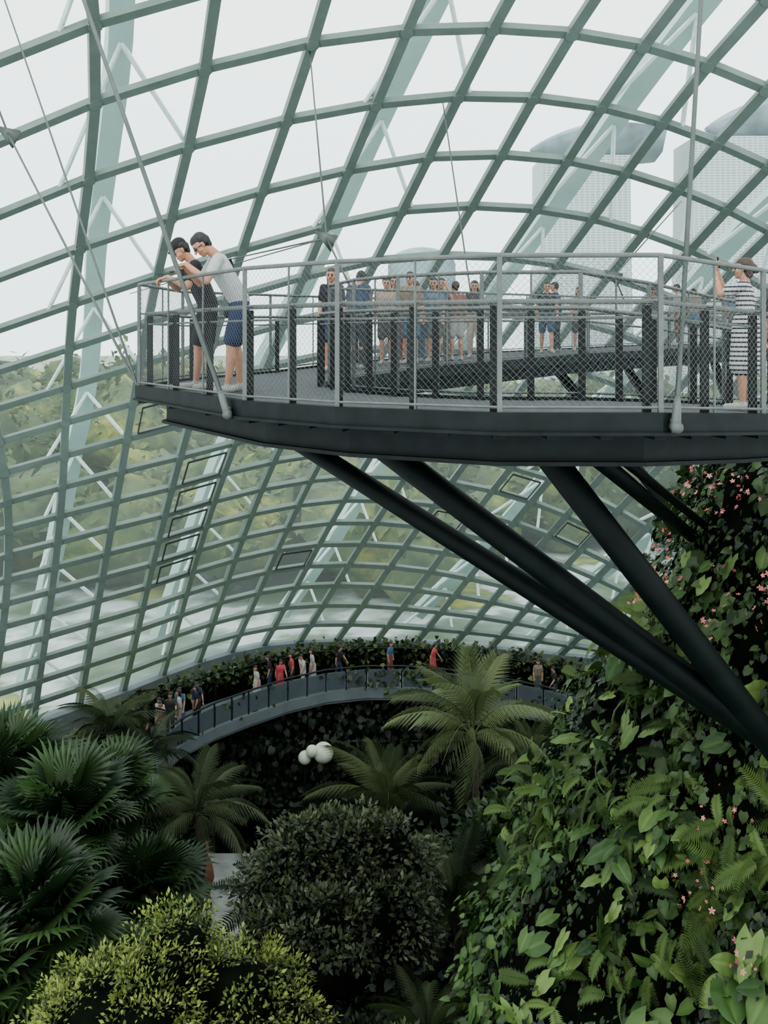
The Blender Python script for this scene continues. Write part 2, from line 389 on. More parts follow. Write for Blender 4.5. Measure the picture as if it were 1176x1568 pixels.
for k in range(len(Li)-1):
    Lg=math.dist(Li[k],Li[k+1]); n=max(1,round(Lg/1.1))
    for j in range(n):
        a=lerp(Li[k],Li[k+1],(j+.06)/n); b_=lerp(Li[k],Li[k+1],(j+.94)/n)
        mb.bar(up(a,.56),up(b_,.56),.03,.78); rl.bar(up(lerp(Li[k],Li[k+1],j/n),0),up(lerp(Li[k],Li[k+1],j/n),1.08),.06,.06)
mb.obj('parapet_panels',M_panel,parent=low)
rl.tube([up(p,1.1) for p in Li],.04,6); rl.tube([up(p,1.1) for p in Lo],.04,6)
for p in Lo: rl.bar(up(p,0),up(p,1.1),.06,.06)
rl.obj('handrail',M_darkpost,parent=low)
mb=MB()
for p in offs(Li,1.2)[::2]: mb.tube([up(p,-.4),(p[0],p[1],-22.3)],.3,12)
mb.obj('support_columns',M_conc,parent=low)
Lm=offs(Li,2.65)
def alongline(L,n,k0=0,k1=None):
    L=np.array(L[k0:k1]); seg=np.linalg.norm(np.diff(L,axis=0),axis=1); cum=np.concatenate([[0],np.cumsum(seg)]); s=rng.random(n)*cum[-1]
    return np.stack([np.interp(s,cum,L[:,k]) for k in range(3)],1)
n=5200; p=alongline(Lm,n); p[:,2]+=.55+rng.random(n)*.75; p+=rv(n,.16)
q=alongline(Li,2200); q[:,2]+= .1+rng.random(2200)*1.0; q+=rv(2200,.14); wsel=np.interp(q[:,0],[-9,-3,-1,1,3,6,12],[.03,.05,.3,.8,.8,.15,.1])>rng.random(2200); q=q[wsel]
p=np.concatenate([p,q]); n=len(p)
scatter('hedge_planting',T_heart(),p,rv(n)+[0,-.5,-.2],rv(n,.5)+[0,-.4,.8],.14+.15*rng.random(n),L_hedge,parent=low)
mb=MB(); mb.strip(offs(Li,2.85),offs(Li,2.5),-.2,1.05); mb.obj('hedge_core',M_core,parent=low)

pw=empty('vine_covered_planting')
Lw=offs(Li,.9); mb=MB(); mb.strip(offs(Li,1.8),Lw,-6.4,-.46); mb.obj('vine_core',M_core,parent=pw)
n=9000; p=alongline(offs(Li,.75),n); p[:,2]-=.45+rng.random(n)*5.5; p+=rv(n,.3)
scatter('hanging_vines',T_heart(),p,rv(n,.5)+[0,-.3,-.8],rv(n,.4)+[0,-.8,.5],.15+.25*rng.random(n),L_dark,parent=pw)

# ---------------------------------------------------------------- garden ground + understory
def gz(x,y): return -22+1.2*noise.noise(Vector((x*.18,y*.18,3)))+.4*noise.noise(Vector((x*.6,y*.6,9)))
mb=MB(); nx,ny=50,50; xs=np.linspace(-26,26,nx); ys=np.linspace(-4,54,ny)
mb.add([(x,y,gz(x,y)) for x in xs for y in ys],[(i*ny+j,(i+1)*ny+j,(i+1)*ny+j+1,i*ny+j+1) for i in range(nx-1) for j in range(ny-1)])
mb.obj('garden_floor',M_soil,smooth=True)
pth=[(-5.3,29),(-5.9,32),(-6.1,34.5),(-6.3,37.0)]
mb=MB(); a=[(x-1.0,y,-20.9) for x,y in pth]; b_=[(x+1.0,y,-20.9) for x,y in pth]; mb.strip(a,b_,-1.0,0); mb.obj('garden_path',M_path)
us=empty('understory_shrubs'); mb=MB(); P_=[];Nn=[]
bl=[]
for k in range(160):
    x=random.uniform(-14,9); y=random.uniform(25,37.0)
    if abs(x-(-5.9))<2.4 and 28<y<39: continue
    r=random.uniform(.9,1.8); z=-21.6+random.uniform(0,1.8); bl.append((x,y,z,r)); blob(mb,(x,y,z),(r,r,r*1.1),.25,2,seed=k)
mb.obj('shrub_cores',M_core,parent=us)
for (x,y,z,r) in bl:
    m=95; d=nrm(rv(m)); d[:,2]=np.abs(d[:,2])*1.0; d[:,1]-=.3; d=nrm(d); P_.append(np.array([x,y,z])+d*r*(1+.15*rng.random((m,1)))); Nn.append(d)
P_=np.concatenate(P_);Nn=np.concatenate(Nn);n=len(P_)
scatter('shrub_leaves',T_heart(),P_,Nn*.5+rv(n,.5)+[0,0,-.3],Nn+[0,0,.5]+rv(n,.3),.2+.3*rng.random(n)**2,L_dark,tint=rng.random(n)**1.2,parent=us)

# ---------------------------------------------------------------- trees
def tree(name,c,rad,nclu,nleaf,leafT,lsize,m,ground=-22,clr=.45,seed=1,tp=1.0,lobes=9,spread=.62,core=.68,lz=-.15):
    e=empty(name); c=np.array(c,float); rad=np.array(rad,float); rs=np.random.default_rng(seed)
    ld=nrm(rs.normal(size=(lobes,3))); ld[:,2]=np.abs(ld[:,2])*.9+lz
    lc=np.concatenate([c[None],c+ld*rad*spread*(.8+.5*rs.random((lobes,1)))]); lr=np.concatenate([[core],.30+.2*rs.random(lobes)])[:,None]*rad
    mb=MB()
    for k in range(len(lc)): blob(mb,lc[k],tuple(lr[k]*.74),.25,2,seed=seed+k)
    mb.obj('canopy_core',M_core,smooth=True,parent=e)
    w=lr[:,0]**2; ki=rs.choice(len(lc),size=nclu*2,p=w/w.sum())
    d=nrm(rs.normal(size=(nclu*2,3))); d[:,2]=np.where(d[:,2]<-.35,-d[:,2],d[:,2])
    cc=lc[ki]+d*lr[ki]*(.8+.38*rs.random((len(ki),1)))
    keep=np.ones(len(cc),bool)
    for k in range(len(lc)): keep&=~((np.sum(((cc-lc[k])/(lr[k]*.8))**2,axis=1)<1)&(ki!=k))
    cc=cc[keep][:nclu]; d=d[keep][:nclu]; nclu=len(cc)
    l2=nrm(rv(nclu*nleaf)); base=np.repeat(cc,nleaf,0); dd=np.repeat(d,nleaf,0)
    pos=base+l2*clr*np.array([1,1,.6])*rng.random((nclu*nleaf,1))**.5
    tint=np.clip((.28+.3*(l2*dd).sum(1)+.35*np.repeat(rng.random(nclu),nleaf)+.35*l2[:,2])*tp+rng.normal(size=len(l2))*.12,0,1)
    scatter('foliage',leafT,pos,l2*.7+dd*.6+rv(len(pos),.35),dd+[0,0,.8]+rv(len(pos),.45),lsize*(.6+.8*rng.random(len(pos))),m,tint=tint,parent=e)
    mb=MB(); mb.tube([(c[0],c[1],ground),(c[0]+.1,c[1],ground*.5+c[2]*.5),(c[0],c[1],c[2])],[.22,.17,.12],10)
    for k in range(0,min(nclu,30)): mb.tube([(c[0],c[1],c[2]-rad[2]*.5),tuple((c+cc[k])/2),tuple(cc[k])],[.06,.04,.02],5)
    mb.obj('trunk_and_branches',M_trunk,parent=e)
    return e
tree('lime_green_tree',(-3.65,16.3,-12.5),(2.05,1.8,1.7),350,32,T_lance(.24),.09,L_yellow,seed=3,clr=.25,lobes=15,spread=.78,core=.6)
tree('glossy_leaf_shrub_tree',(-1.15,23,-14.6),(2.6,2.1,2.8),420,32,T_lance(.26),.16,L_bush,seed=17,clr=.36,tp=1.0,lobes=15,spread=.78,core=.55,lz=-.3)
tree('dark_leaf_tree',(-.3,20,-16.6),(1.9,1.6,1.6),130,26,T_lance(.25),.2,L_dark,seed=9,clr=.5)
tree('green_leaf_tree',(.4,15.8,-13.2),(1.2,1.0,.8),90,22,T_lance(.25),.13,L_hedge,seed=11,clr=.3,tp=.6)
tree('broadleaf_tree',(3.7,27,-15.2),(1.5,1.5,1.7),120,22,T_heart(),.22,L_wall,seed=12,clr=.45,tp=.8)

def palm(name,c,nf,L,T,m,up0=.2,up1=1.0,trunk=.13,seed=0,tint=(.2,1)):
    e=empty(name); c=np.array(c,float); 
    az=np.arange(nf)*2.399+seed; el=np.linspace(up1,up0,nf)+rng.normal(size=nf)*.08
    d=np.stack([np.cos(az)*np.cos(el),np.sin(az)*np.cos(el),np.sin(el)],1)
    nn=np.stack([-np.cos(az)*np.sin(el),-np.sin(az)*np.sin(el),np.cos(el)],1)
    scatter('fronds',T,np.repeat(c[None],nf,0)+d*.08,d,nn+rv(nf,.15),L*(.75+.4*rng.random(nf)),m,tint=tint[0]+(tint[1]-tint[0])*rng.random(nf),parent=e)
    mb=MB(); zb=-22.3; K=14; pts=[(c[0]+.12*math.sin(k*.7),c[1],c[2]+(zb-c[2])*k/K) for k in range(K+1)]
    mb.tube(pts,[trunk*(1.15 if k%2 else .95) for k in range(K+1)],10); mb.obj('trunk',M_trunk,parent=e)
    return e
TF=T_fan(); TP=T_frond(46,.26,.012,.62,.5,.42,.6,.011); TFe=T_frond(24,.20,.032,.55,.45,.1,.25)
for k,(c,nf,L) in enumerate([((-8.4,24,-12.9),46,1.12),((-7.5,19.5,-12.6),46,1.0),((-8.3,28,-14.2),40,1.0),((-6.4,24.5,-15.0),38,.95),((-10.8,26,-12.9),42,1.15),((-8.4,18,-13.2),40,1.0),((-10.4,23,-14.5),36,1.1),((-6.6,21,-15.2),34,1.0)]):
    palm('fan_palm',c,nf,L,TF,L_fan,-.75,1.35,seed=k*1.3,tint=(.05,1))
palm('feather_palm',(2.9,30,-13.1),19,2.9,TP,L_palm,-.2,1.35,seed=1.6,tint=(.35,1),trunk=.1)
palm('feather_palm',(.1,30,-15.6),15,2.5,TP,L_palm,.5,1.35,seed=2,tint=(0,.6))
palm('feather_palm',(-5.7,28,-14.6),18,1.9,TP,L_palm,-.3,1.1,seed=3,tint=(0,.4))
palm('feather_palm',(-9.9,33,-14.3),16,2.0,TP,L_hedge,-.1,1.2,seed=4,tint=(0,.6))
palm('feather_palm',(-8.3,32.5,-14.9),16,1.7,TP,L_hedge,-.1,1.1,seed=9,tint=(0,.5))
palm('cycad',(1.9,24.5,-15.2),26,2.0,TP,L_hedge,-.3,1.1,seed=5,tint=(0,.7))
palm('cycad',(.9,19,-14.6),22,1.4,TP,L_hedge,-.2,1.1,seed=6,tint=(0,.5))
palm('feather_palm',(5.1,32,-15.0),16,2.1,TP,L_hedge,-.2,1.2,seed=7,tint=(.2,.9))
palm('tree_fern',(-3.4,27,-16.8),18,1.8,TFe,L_dark,.0,1.1,seed=8)

# ---------------------------------------------------------------- planted mountain (right)
mt=empty('planted_mountain')
zk=[-23,-12,-9.6,-8.2,-6.7,-5.9,-4.4,-2.6,-2.0,-1.7]; rk=[10,8.1,7.35,6.85,6.1,5.35,4.8,4.2,3.6,1.0]
MC=(9.5,14.8)
def mpt(th,z,off=0):
    r=np.interp(z,zk,rk)+.6*noise.noise(Vector((math.cos(th)*3,math.sin(th)*3,z*.55)))+.6*noise.noise(Vector((math.cos(th)*9,math.sin(th)*9,z*1.3)))+off
    return np.array([MC[0]+r*math.cos(th),MC[1]+r*math.sin(th),z])
mb=MB(); th_=np.linspace(0,2*math.pi,129)[:-1]; zz=np.linspace(-23,-1.7,80)
vs=[mpt(t,z,-.25) for z in zz for t in th_]; nt_=len(th_)
fs=[(i*nt_+j,i*nt_+(j+1)%nt_,(i+1)*nt_+(j+1)%nt_,(i+1)*nt_+j) for i in range(len(zz)-1) for j in range(nt_)]
fs.append(tuple(range((len(zz)-1)*nt_,len(zz)*nt_)))
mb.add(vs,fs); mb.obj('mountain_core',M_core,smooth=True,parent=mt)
def mount(name,T,n,z0,z1,t0,t1,sz,m,off=(0,.3),droop=.7,tilt=.6,tint=(0,1),smooth=False,pw_=1.5,thr=-9,ns=0,fr=.7,vein=0,jit=.42):
    th=t0+(t1-t0)*rng.random(n); z=z0+(z1-z0)*rng.random(n)
    p=np.array([mpt(a,b,random.uniform(*off)) for a,b in zip(th,z)]); o=np.stack([np.cos(th),np.sin(th),0*th],1)
    q=np.array([noise.noise(Vector(x)*fr+Vector((ns,ns*2,0))) for x in p]); k=q>thr
    p=p[k];o=o[k];q=q[k];n=len(p)
    tt=tint[0]+(tint[1]-tint[0])*np.clip(.42+q*1.0+rng.normal(size=n)*.25,0,1)
    scatter(name,T,p,o*.6+np.array([0,0,-droop])+rv(n,jit),o+np.array([0,0,tilt])+rv(n,.36),sz[0]+(sz[1]-sz[0])*rng.random(n)**pw_,m,tint=tt,parent=mt,smooth=smooth,vein=vein)
mount('climbing_vine_leaves',T_heart(),15000,-12,-1.75,.72*pi,1.62*pi,(.06,.17),L_wall,off=(-.1,.25),thr=-.3,vein=.15)
mount('small_leaf_creeper',T_lance(.3),15000,-10,-1.8,.75*pi,1.55*pi,(.05,.12),L_fern,off=(0,.3),thr=.02,ns=31,tint=(0,.7))
mount('philodendron_leaves',T_heart(),2300,-6.4,-1.8,.75*pi,1.6*pi,(.14,.30),L_wall,(.1,.4),tint=(.25,1),smooth=True,thr=-.05,ns=5,vein=.2)
mount('left_face_leaves',T_heart(),2600,-14,-6.5,.8*pi,1.25*pi,(.12,.28),L_ear,(.1,.4),tint=(0,.6),smooth=True,thr=0,ns=9,vein=.2)
mount('fern_fronds',TFe,1900,-9.2,-4.2,.85*pi,1.40*pi,(.25,.75),L_fern,(.05,.35),droop=.3,tilt=.9,thr=.0,ns=3,jit=.6)
mount('elephant_ear_leaves',T_ear(),850,-11,-6.9,1.05*pi,1.5*pi,(.22,.52),L_ear,(.15,.6),droop=.45,tilt=1.0,smooth=True,thr=-.06,ns=12,vein=.22)
mount('scattered_broad_leaves',T_ear(),260,-8,-3,.85*pi,1.5*pi,(.2,.42),L_ear,(.15,.45),droop=.35,tilt=1.0,smooth=True,thr=0,ns=17,vein=.25)
mount('dark_creeper',T_lance(.28),9000,-9,-3,1.18*pi,1.55*pi,(.07,.16),L_dark,(.15,.5),ns=4,thr=-.12)
mount('pink_flowers',T_flower(),1100,-4.9,-2.1,.95*pi,1.45*pi,(.03,.06),L_pink,(.42,.62),droop=0,thr=-.02,ns=21,fr=1.2)
mount('pink_flowers_lower',T_flower(),800,-7.4,-4.8,1.15*pi,1.5*pi,(.025,.05),L_pink,(.45,.65),droop=0,thr=.02,ns=23,fr=1.2)
n=1300; a=rng.random(n)*2*pi; r=3.8*rng.random(n)**.5
p=np.stack([MC[0]+r*np.cos(a),MC[1]+r*np.sin(a),-1.95+.45*rng.random(n)],1)
scatter('plateau_plants',T_heart(),p,rv(n)+[-.3,-.4,0],rv(n,.4)+[0,-.3,1],.12+.25*rng.random(n),L_wall,parent=mt)

# ---------------------------------------------------------------- ornaments
mb=MB()
def ball(c,r): mb.lathe([(r*math.sin(pi*k/12)+.001,-r*math.cos(pi*k/12)) for k in range(13)],c,20)
ball((-2.5,37.6,-17.1),.42); ball((-2.95,37.4,-16.95),.25); ball((-3.25,37.6,-17.3),.28)
mb2=MB()
mb2.tube([(-2.5,37.6,-17.5),(-2.5,37.6,-22.3)],.03,6); mb2.tube([(-3.25,37.6,-17.55),(-3.25,37.6,-22.3)],.03,6); mb2.tube([(-2.95,37.4,-17.15),(-2.5,37.6,-18.4)],.02,6)
e=empty('garden_lantern_cluster'); mb.obj('globes',M_white,smooth=True,parent=e); mb2.obj('stems',M_darkpost,parent=e)
mb=MB(); mb.lathe([(.25,0),(.3,.1),(.22,.5),(.38,1.1),(.30,1.6),(.14,1.9),(.2,2.1),(.15,2.35),(.03,2.5)],(-6.6,33.5,-20.9),16); mb.obj('terracotta_statue',M_terra,smooth=True)

# ---------------------------------------------------------------- people
PM={}
def flat(name,c,r=.8,**k):
    if name not in PM: PM[name]=mat(name,c,r,var=.08,scale=20,**k)
    return PM[name]
SK=flat('skin',(.36,.19,.12),.55); HB=flat('hair_black',(.007,.006,.006),.5); HBr=flat('hair_brown',(.035,.018,.011),.5)
EY=flat('eye_dark',(.02,.015,.012),.3); LP=flat('lip',(.30,.11,.08),.5); PH=flat('phone_black',(.01,.01,.012),.25)
sm,nt,b=newmat('striped_fabric'); tc=nt.nodes.new('ShaderNodeTexCoord'); sx=nt.nodes.new('ShaderNodeSeparateXYZ'); mm=nt.nodes.new('ShaderNodeMath'); mm.operation='MULTIPLY'; mm.inputs[1].default_value=19.
fr=nt.nodes.new('ShaderNodeMath'); fr.operation='FRACT'; gt=nt.nodes.new('ShaderNodeMath'); gt.operation='GREATER_THAN'; gt.inputs[1].default_value=.62
rp=nt.nodes.new('ShaderNodeValToRGB'); rp.color_ramp.elements[0].color=(.40,.40,.38,1); rp.color_ramp.elements[1].color=(.015,.018,.03,1)
nt.links.new(tc.outputs['Object'],sx.inputs[0]); nt.links.new(sx.outputs['Z'],mm.inputs[0]); nt.links.new(mm.outputs[0],fr.inputs[0]); nt.links.new(fr.outputs[0],gt.inputs[0]); nt.links.new(gt.outputs[0],rp.inputs[0]); nt.links.new(rp.outputs[0],b.inputs['Base Color']); b.inputs['Roughness'].default_value=.8

def capsule(mb,p0,p1,r0,r1,n=12):
    p0=Vector(p0);p1=Vector(p1);d=p1-p0
    if d.length<1e-5: d=Vector((0,0,1e-4)); p1=p0+d
    t=d.normalized(); ref=Vector((0,0,1)) if abs(t.z)<.9 else Vector((1,0,0)); u=t.cross(ref).normalized(); w=t.cross(u)
    rings=[]
    for k in range(1,5): a=-pi/2+pi/2*k/4; rings.append((p0+t*r0*math.sin(a),r0*math.cos(a)))
    for k in range(0,4): a=pi/2*k/4; rings.append((p1+t*r1*math.sin(a),r1*math.cos(a)))
    vs=[p0-t*r0]; 
    for c,r in rings:
        for k in range(n): a=2*pi*k/n; vs.append(c+(u*math.cos(a)+w*math.sin(a))*r)
    vs.append(p1+t*r1); fs=[]
    for k in range(n): fs.append((0,1+(k+1)%n,1+k))
    for i in range(len(rings)-1):
        for k in range(n): a=1+i*n+k;b=1+i*n+(k+1)%n; fs.append((a,b,b+n,a+n))
    L=len(vs)-1; o=1+(len(rings)-1)*n
    for k in range(n): fs.append((o+k,o+(k+1)%n,L))
    mb.add(vs,fs)

def person(name,pos,head,height=1.72,pose='stand',top='tee_white',bottom='shorts_navy',outfit='shorts',skin=SK,hair=HB,longhair=False,voxel=.02,shoe=None,cap=False,female=False,glasses=False,bag=False,bun=False):
    B=[]
    def cp(a,b,r0,r1,tag): B.append((Vector(a),Vector(b),r0,r1,tag))
    lean={'rail':.20,'rail2':.14,'photo':-.02,'photo2':0,'stand':0,'walk':.03,'phone':.03}[pose]
    pel=Vector((0,-.03-lean*.3,.96)); ch=Vector((0,lean*.55,1.33)); nk=Vector((0,lean*.95,1.475)); 
    sw=.165 if not female else .14
    hp={'rail':.75,'rail2':.6,'photo':-.12,'photo2':-.1,'stand':0.05,'walk':.1,'phone':.5}[pose]
    fd={'rail':(.07,-.1),'rail2':(-.05,.06),'walk':(.2,-.22)}.get(pose,(.02,-.03))
    for s,fy in((-1,fd[0]),(1,fd[1])):
        hip=pel+Vector((s*.085,0,-.04)); an=Vector((s*.10,fy-.02,.085)); kn=(hip+an)/2+Vector((s*.005,.035,.02)); toe=an+Vector((s*.03,.17,-.045))
        cp(hip,kn,.082,.056,'skin'); cf=kn+(an-kn)*.35+Vector((0,-.015,0)); cp(kn,cf,.05,.056,'skin'); cp(cf,an,.055,.034,'skin')
        if outfit=='shorts': cp(hip,hip+(kn-hip)*.86,.10,.093,'bottom')
        if outfit=='pants': cp(hip,kn,.098,.075,'bottom'); cp(kn,an+Vector((0,0,.0)),.073,.056,'bottom')
        cp(an+Vector((0,-.04,-.035)),toe,.042,.038,'shoe'); cp(an,an+Vector((0,0,-.03)),.04,.042,'shoe')
    if outfit=='dress':
        for s in(-1,1):
            for q in(-.03,.03): cp(pel+Vector((s*.05,q,.05)),Vector((s*.085,q*1.6-.02,.50)),.115,.12,'top')
    else:
        for s in(-1,1): cp(pel+Vector((s*.065,0,.0)),pel+Vector((s*.06,0,.05)),.103,.1,'bottom')
    for s in(-1,1):
        cp(pel+Vector((s*.062,.0,.04)),ch+Vector((s*.08,.0,.0)),.105 if not female else .095,.108 if not female else .095,'top')
        sh=ch+Vector((s*sw,.01+lean*.2,.085)); cp(ch+Vector((s*.08,0,.03)),sh,.085,.058,'top')
        if pose=='rail': el=sh+Vector((s*.09,.13,-.235)); wr=Vector((s*.10,.48,1.36))
        elif pose=='rail2': el=sh+Vector((s*.08,.10,-.25)); wr=Vector((s*.07,.40,1.28))
        elif pose=='photo': el=sh+Vector((s*.02,.25,-.06)) if s>0 else sh+Vector((-.03,.24,-.08)); wr=el+Vector((-s*.05,.06,.25))
        elif pose=='photo2': el=sh+Vector((s*.06,.2,-.12)); wr=el+Vector((-s*.10,.08,.24))
        elif pose=='phone': el=sh+Vector((s*.05,.02,-.27)); wr=el+Vector((-s*.08,.2,.13))
        elif pose=='walk': el=sh+Vector((s*.05,-s*.12,-.25)); wr=el+Vector((0,-s*.10+.08,-.22))
        else: el=sh+Vector((s*.06,-.03,-.28)); wr=el+Vector((0,.07,-.24))
        cp(sh,el,.048,.041,'skin'); cp(sh,sh+(el-sh)*.62,.066,.062,'top'); cp(el,el+(wr-el)*.3,.041,.042,'skin'); cp(el+(wr-el)*.3,wr,.042,.027,'skin')
        f=(wr-el).normalized()
        if pose in('rail','rail2'): f=Vector((-s*.5,.75,-.25)).normalized()
        if pose in('photo','photo2'): f=Vector((-s*.25,.1,1)).normalized()
        side=f.cross(Vector((0,0,1)));  side=side.normalized() if side.length>.3 else Vector((1,0,0)); nn=side.cross(f).normalized()
        if nn.z>0 and pose in('rail','rail2'): nn=-nn
        kx=wr+f*.085
        for q in(-.024,0,.024): cp(wr+f*.015+side*q*.6,kx+side*q,.016,.014,'skin')
        for qi,(q,l) in enumerate(((-.031,.062),(-.011,.075),(.010,.07),(.030,.055))):
            a=kx+side*q; m1=a+(f*.85+nn*.45).normalized()*l*.55; m2=m1+(f*.35+nn*.9).normalized()*l*.5
            cp(a,m1,.0095,.009,'skin'); cp(m1,m2,.009,.0078,'skin')
        tb=wr+f*.03-side*s*.022; t1=tb+(-side*s*.75+f*.6+nn*.2).normalized()*.038; cp(tb,t1,.013,.0105,'skin'); cp(t1,t1+(f*.9+nn*.5).normalized()*.03,.0105,.009,'skin')
        if s==1 and pose in('rail','photo','phone','photo2'):
            pc=wr+f*.12+nn*.03; cp(pc+f*.05,pc-f*.06,.012,.012,'phone'); cp(pc+f*.05+side*.03,pc-f*.06+side*.03,.012,.012,'phone'); cp(pc+f*.05-side*.03,pc-f*.06-side*.03,.012,.012,'phone')
    for q in (-.04,.04): cp(ch+Vector((q,0,.0)),ch+Vector((q,.0,.08)),.1,.075,'top')
    F=Vector((0,math.cos(hp),-math.sin(hp))); U=Vector((0,math.sin(hp),math.cos(hp))); R=Vector((1,0,0))
    Hc=nk+Vector((0,.02,.02))+U*.125+F*.015
    cp(ch+Vector((0,.0,.1)),Hc-U*.05-F*.02,.058,.052,'skin')
    cp(Hc+U*.035-F*.015,Hc+U*.03+F*.02,.080,.076,'skin'); cp(Hc+F*.028,Hc-U*.08+F*.05,.066,.036,'skin')
    for s in(-1,1):
        cp(Hc+R*s*.03-U*.03+F*.04,Hc+R*s*.02-U*.07+F*.04,.042,.03,'skin')
        cp(Hc+R*s*.079+U*.012,Hc+R*s*.076-U*.02,.016,.012,'skin'); cp(Hc+R*s*.03+U*.0+F*.091,Hc+R*s*.036+F*.089,.0095,.009,'eye'); cp(Hc+R*s*.02+U*.024+F*.093,Hc+R*s*.045+U*.022+F*.085,.007,.006,'hair')
        if glasses: cp(Hc+R*s*.016+U*.004+F*.103,Hc+R*s*.07+U*.004+F*.082,.006,.006,'phone'); cp(Hc+R*s*.072+U*.004+F*.08,Hc+R*s*.084+U*.005,.005,.005,'phone')
    cp(Hc+F*.095+U*.004,Hc+F*.112-U*.03,.010,.015,'skin'); cp(Hc+F*.083-U*.058-R*.016,Hc+F*.083-U*.058+R*.016,.009,.009,'lip')
    cp(Hc+U*.058-F*.025,Hc+U*.06+F*.018,.080,.072,'hair'); cp(Hc+U*.02-F*.045,Hc-U*.03-F*.045,.072,.055,'hair')
    for s in(-1,1): cp(Hc+R*s*.04+U*.05-F*.02,Hc+R*s*.045+U*.01-F*.03,.055,.045,'hair')
    if longhair:
        for s in(-1,1): cp(Hc+R*s*.035-F*.05,Hc+R*s*.05-F*.075-U*.2,.06,.035,'hair')
    if bun: cp(Hc+U*.03-F*.1,Hc+U*.0-F*.135,.045,.04,'hair'); cp(Hc+U*.03-F*.05,Hc-U*.05-F*.055,.078,.06,'hair')
    if bag: cp(ch+Vector((-.1,.09,.09)),pel+Vector((.15,.08,.0)),.016,.016,'cap'); cp(ch+Vector((-.1,-.09,.09)),pel+Vector((.15,-.08,.0)),.016,.016,'cap'); cp(pel+Vector((.19,-.06,-.1)),pel+Vector((.19,.08,-.1)),.06,.06,'cap')
    if cap: cp(Hc+U*.07-F*.02,Hc+U*.068+F*.02,.084,.08,'cap'); cp(Hc+U*.055+F*.09,Hc+U*.045+F*.125,.03,.02,'cap'); cp(Hc+U*.055+F*.08-R*.04,Hc+U*.045+F*.11-R*.035,.02,.016,'cap'); cp(Hc+U*.055+F*.08+R*.04,Hc+U*.045+F*.11+R*.035,.02,.016,'cap')
    mb=MB()
    for a,b_,r0,r1,t in B: capsule(mb,a,b_,r0,r1,12 if r0>.02 else 8)
    me=bpy.data.meshes.new(name); me.from_pydata(mb.v,[],mb.f); tmp=bpy.data.objects.new('tmp',me); C.objects.link(tmp)
    md=tmp.modifiers.new('r','REMESH'); md.mode='VOXEL'; md.voxel_size=voxel; md.use_smooth_shade=True
    if voxel<.012:
        s2=tmp.modifiers.new('s','SMOOTH'); s2.factor=.5; s2.iterations=2
    dg=bpy.context.evaluated_depsgraph_get(); out=bpy.data.meshes.new_from_object(tmp.evaluated_get(dg)); bpy.data.objects.remove(tmp)
    nf=len(out.polygons); cc=np.empty(nf*3); out.polygons.foreach_get('center',cc); cc=cc.reshape(-1,3)
    tags=['skin','top','bottom','shoe','hair','eye','lip','phone','cap']; best=np.full(nf,1e9); bi=np.zeros(nf,int)
    for a,b_,r0,r1,t in B:
        a=np.array(a);b_=np.array(b_);d=b_-a;L=max((d*d).sum(),1e-8); tt=np.clip(((cc-a)@d)/L,0,1); ds=np.linalg.norm(cc-(a+tt[:,None]*d),axis=1)-(r0+(r1-r0)*tt)
        if t in('eye','lip'): ds-=.002
        u=ds<best; best=np.where(u,ds,best); bi=np.where(u,tags.index(t),bi)
    out.materials.clear()
    for m in (skin,top,bottom,shoe or flat('shoe_white',(.30,.30,.28)),hair,EY,LP,PH,flat('cap_black',(.009,.010,.012))): out.materials.append(m)
    out.polygons.foreach_set('material_index',bi.astype(np.int32)); out.polygons.foreach_set('use_smooth',np.ones(nf,bool))
    o=bpy.data.objects.new(name,out); C.objects.link(o); sc=height/1.75
    o.location=pos; o.rotation_euler=(0,0,head); o.scale=(sc,sc,sc)
    return o
TW=flat('tee_white',(.32,.34,.335)); TB=flat('tee_black',(.009,.010,.013)); SN_=flat('shorts_navy',(.008,.02,.055)); SBk=flat('shorts_black',(.008,.009,.011))
def hd(dx,dy): return math.atan2(-dx,dy)
person('man_in_black_tshirt',(-2.20,11.02,-.64),hd(-.84,-.40),1.84,'rail2',TB,SBk,voxel=.0065,cap=True)
person('man_in_white_tshirt',(-1.74,10.38,-.64),hd(-.88,-.30),1.86,'rail',TW,SN_,voxel=.0065,glasses=True,bag=True)
person('woman_in_striped_dress',(3.60,9.15,-.73),hd(-.88,.5),1.52,'photo',sm,sm,'dress',voxel=.0065,bun=True,female=True,hair=HBr)
cols_=[(.30,.30,.285),(.012,.012,.018),(.05,.11,.16),(.17,.145,.105),(.02,.04,.08),(.17,.06,.05),(.07,.09,.08),(.28,.23,.18),(.03,.03,.03),(.10,.15,.20)]
def rc(i): return flat('fabric_%d'%(i%10),cols_[i%10])
def deckz(x,y):
    best=9e9;z=-.6
    for k in range(len(O)-1):
        for t in (0,.25,.5,.75):
            m=lerp(lerp(O[k],I[k],.5),lerp(O[k+1],I[k+1],.5),t); d=(m[0]-x)**2+(m[1]-y)**2
            if d<best: best=d;z=m[2]
    return z
vis=[(-.85,14.9,'stand'),(-.45,15.8,'phone'),(.05,16.9,'stand'),(.22,17.6,'walk'),(.5,17.2,'stand'),(.72,17.9,'phone'),(.95,17.5,'stand'),(1.15,18.3,'photo2'),(1.45,18.4,'stand'),(1.95,19.7,'stand'),(3.9,21.9,'walk'),(4.2,22.3,'stand'),(4.9,23.0,'stand'),(8.2,25.5,'stand'),(8.8,26,'walk'),(7.4,25.2,'phone'),(10.2,26.6,'stand')]
for i,(x,y,ps) in enumerate(vis):
    person('visitor',(x,y,deckz(x,y)+.0),random.uniform(-.5,3.5) if i%3 else 3.0,random.uniform(1.6,1.76),ps,rc(i*3+1),rc(i*7+4),'pants' if i%2 else 'shorts',voxel=.017,longhair=i%3==0,female=i%3==0,hair=HB if i%4 else HBr)
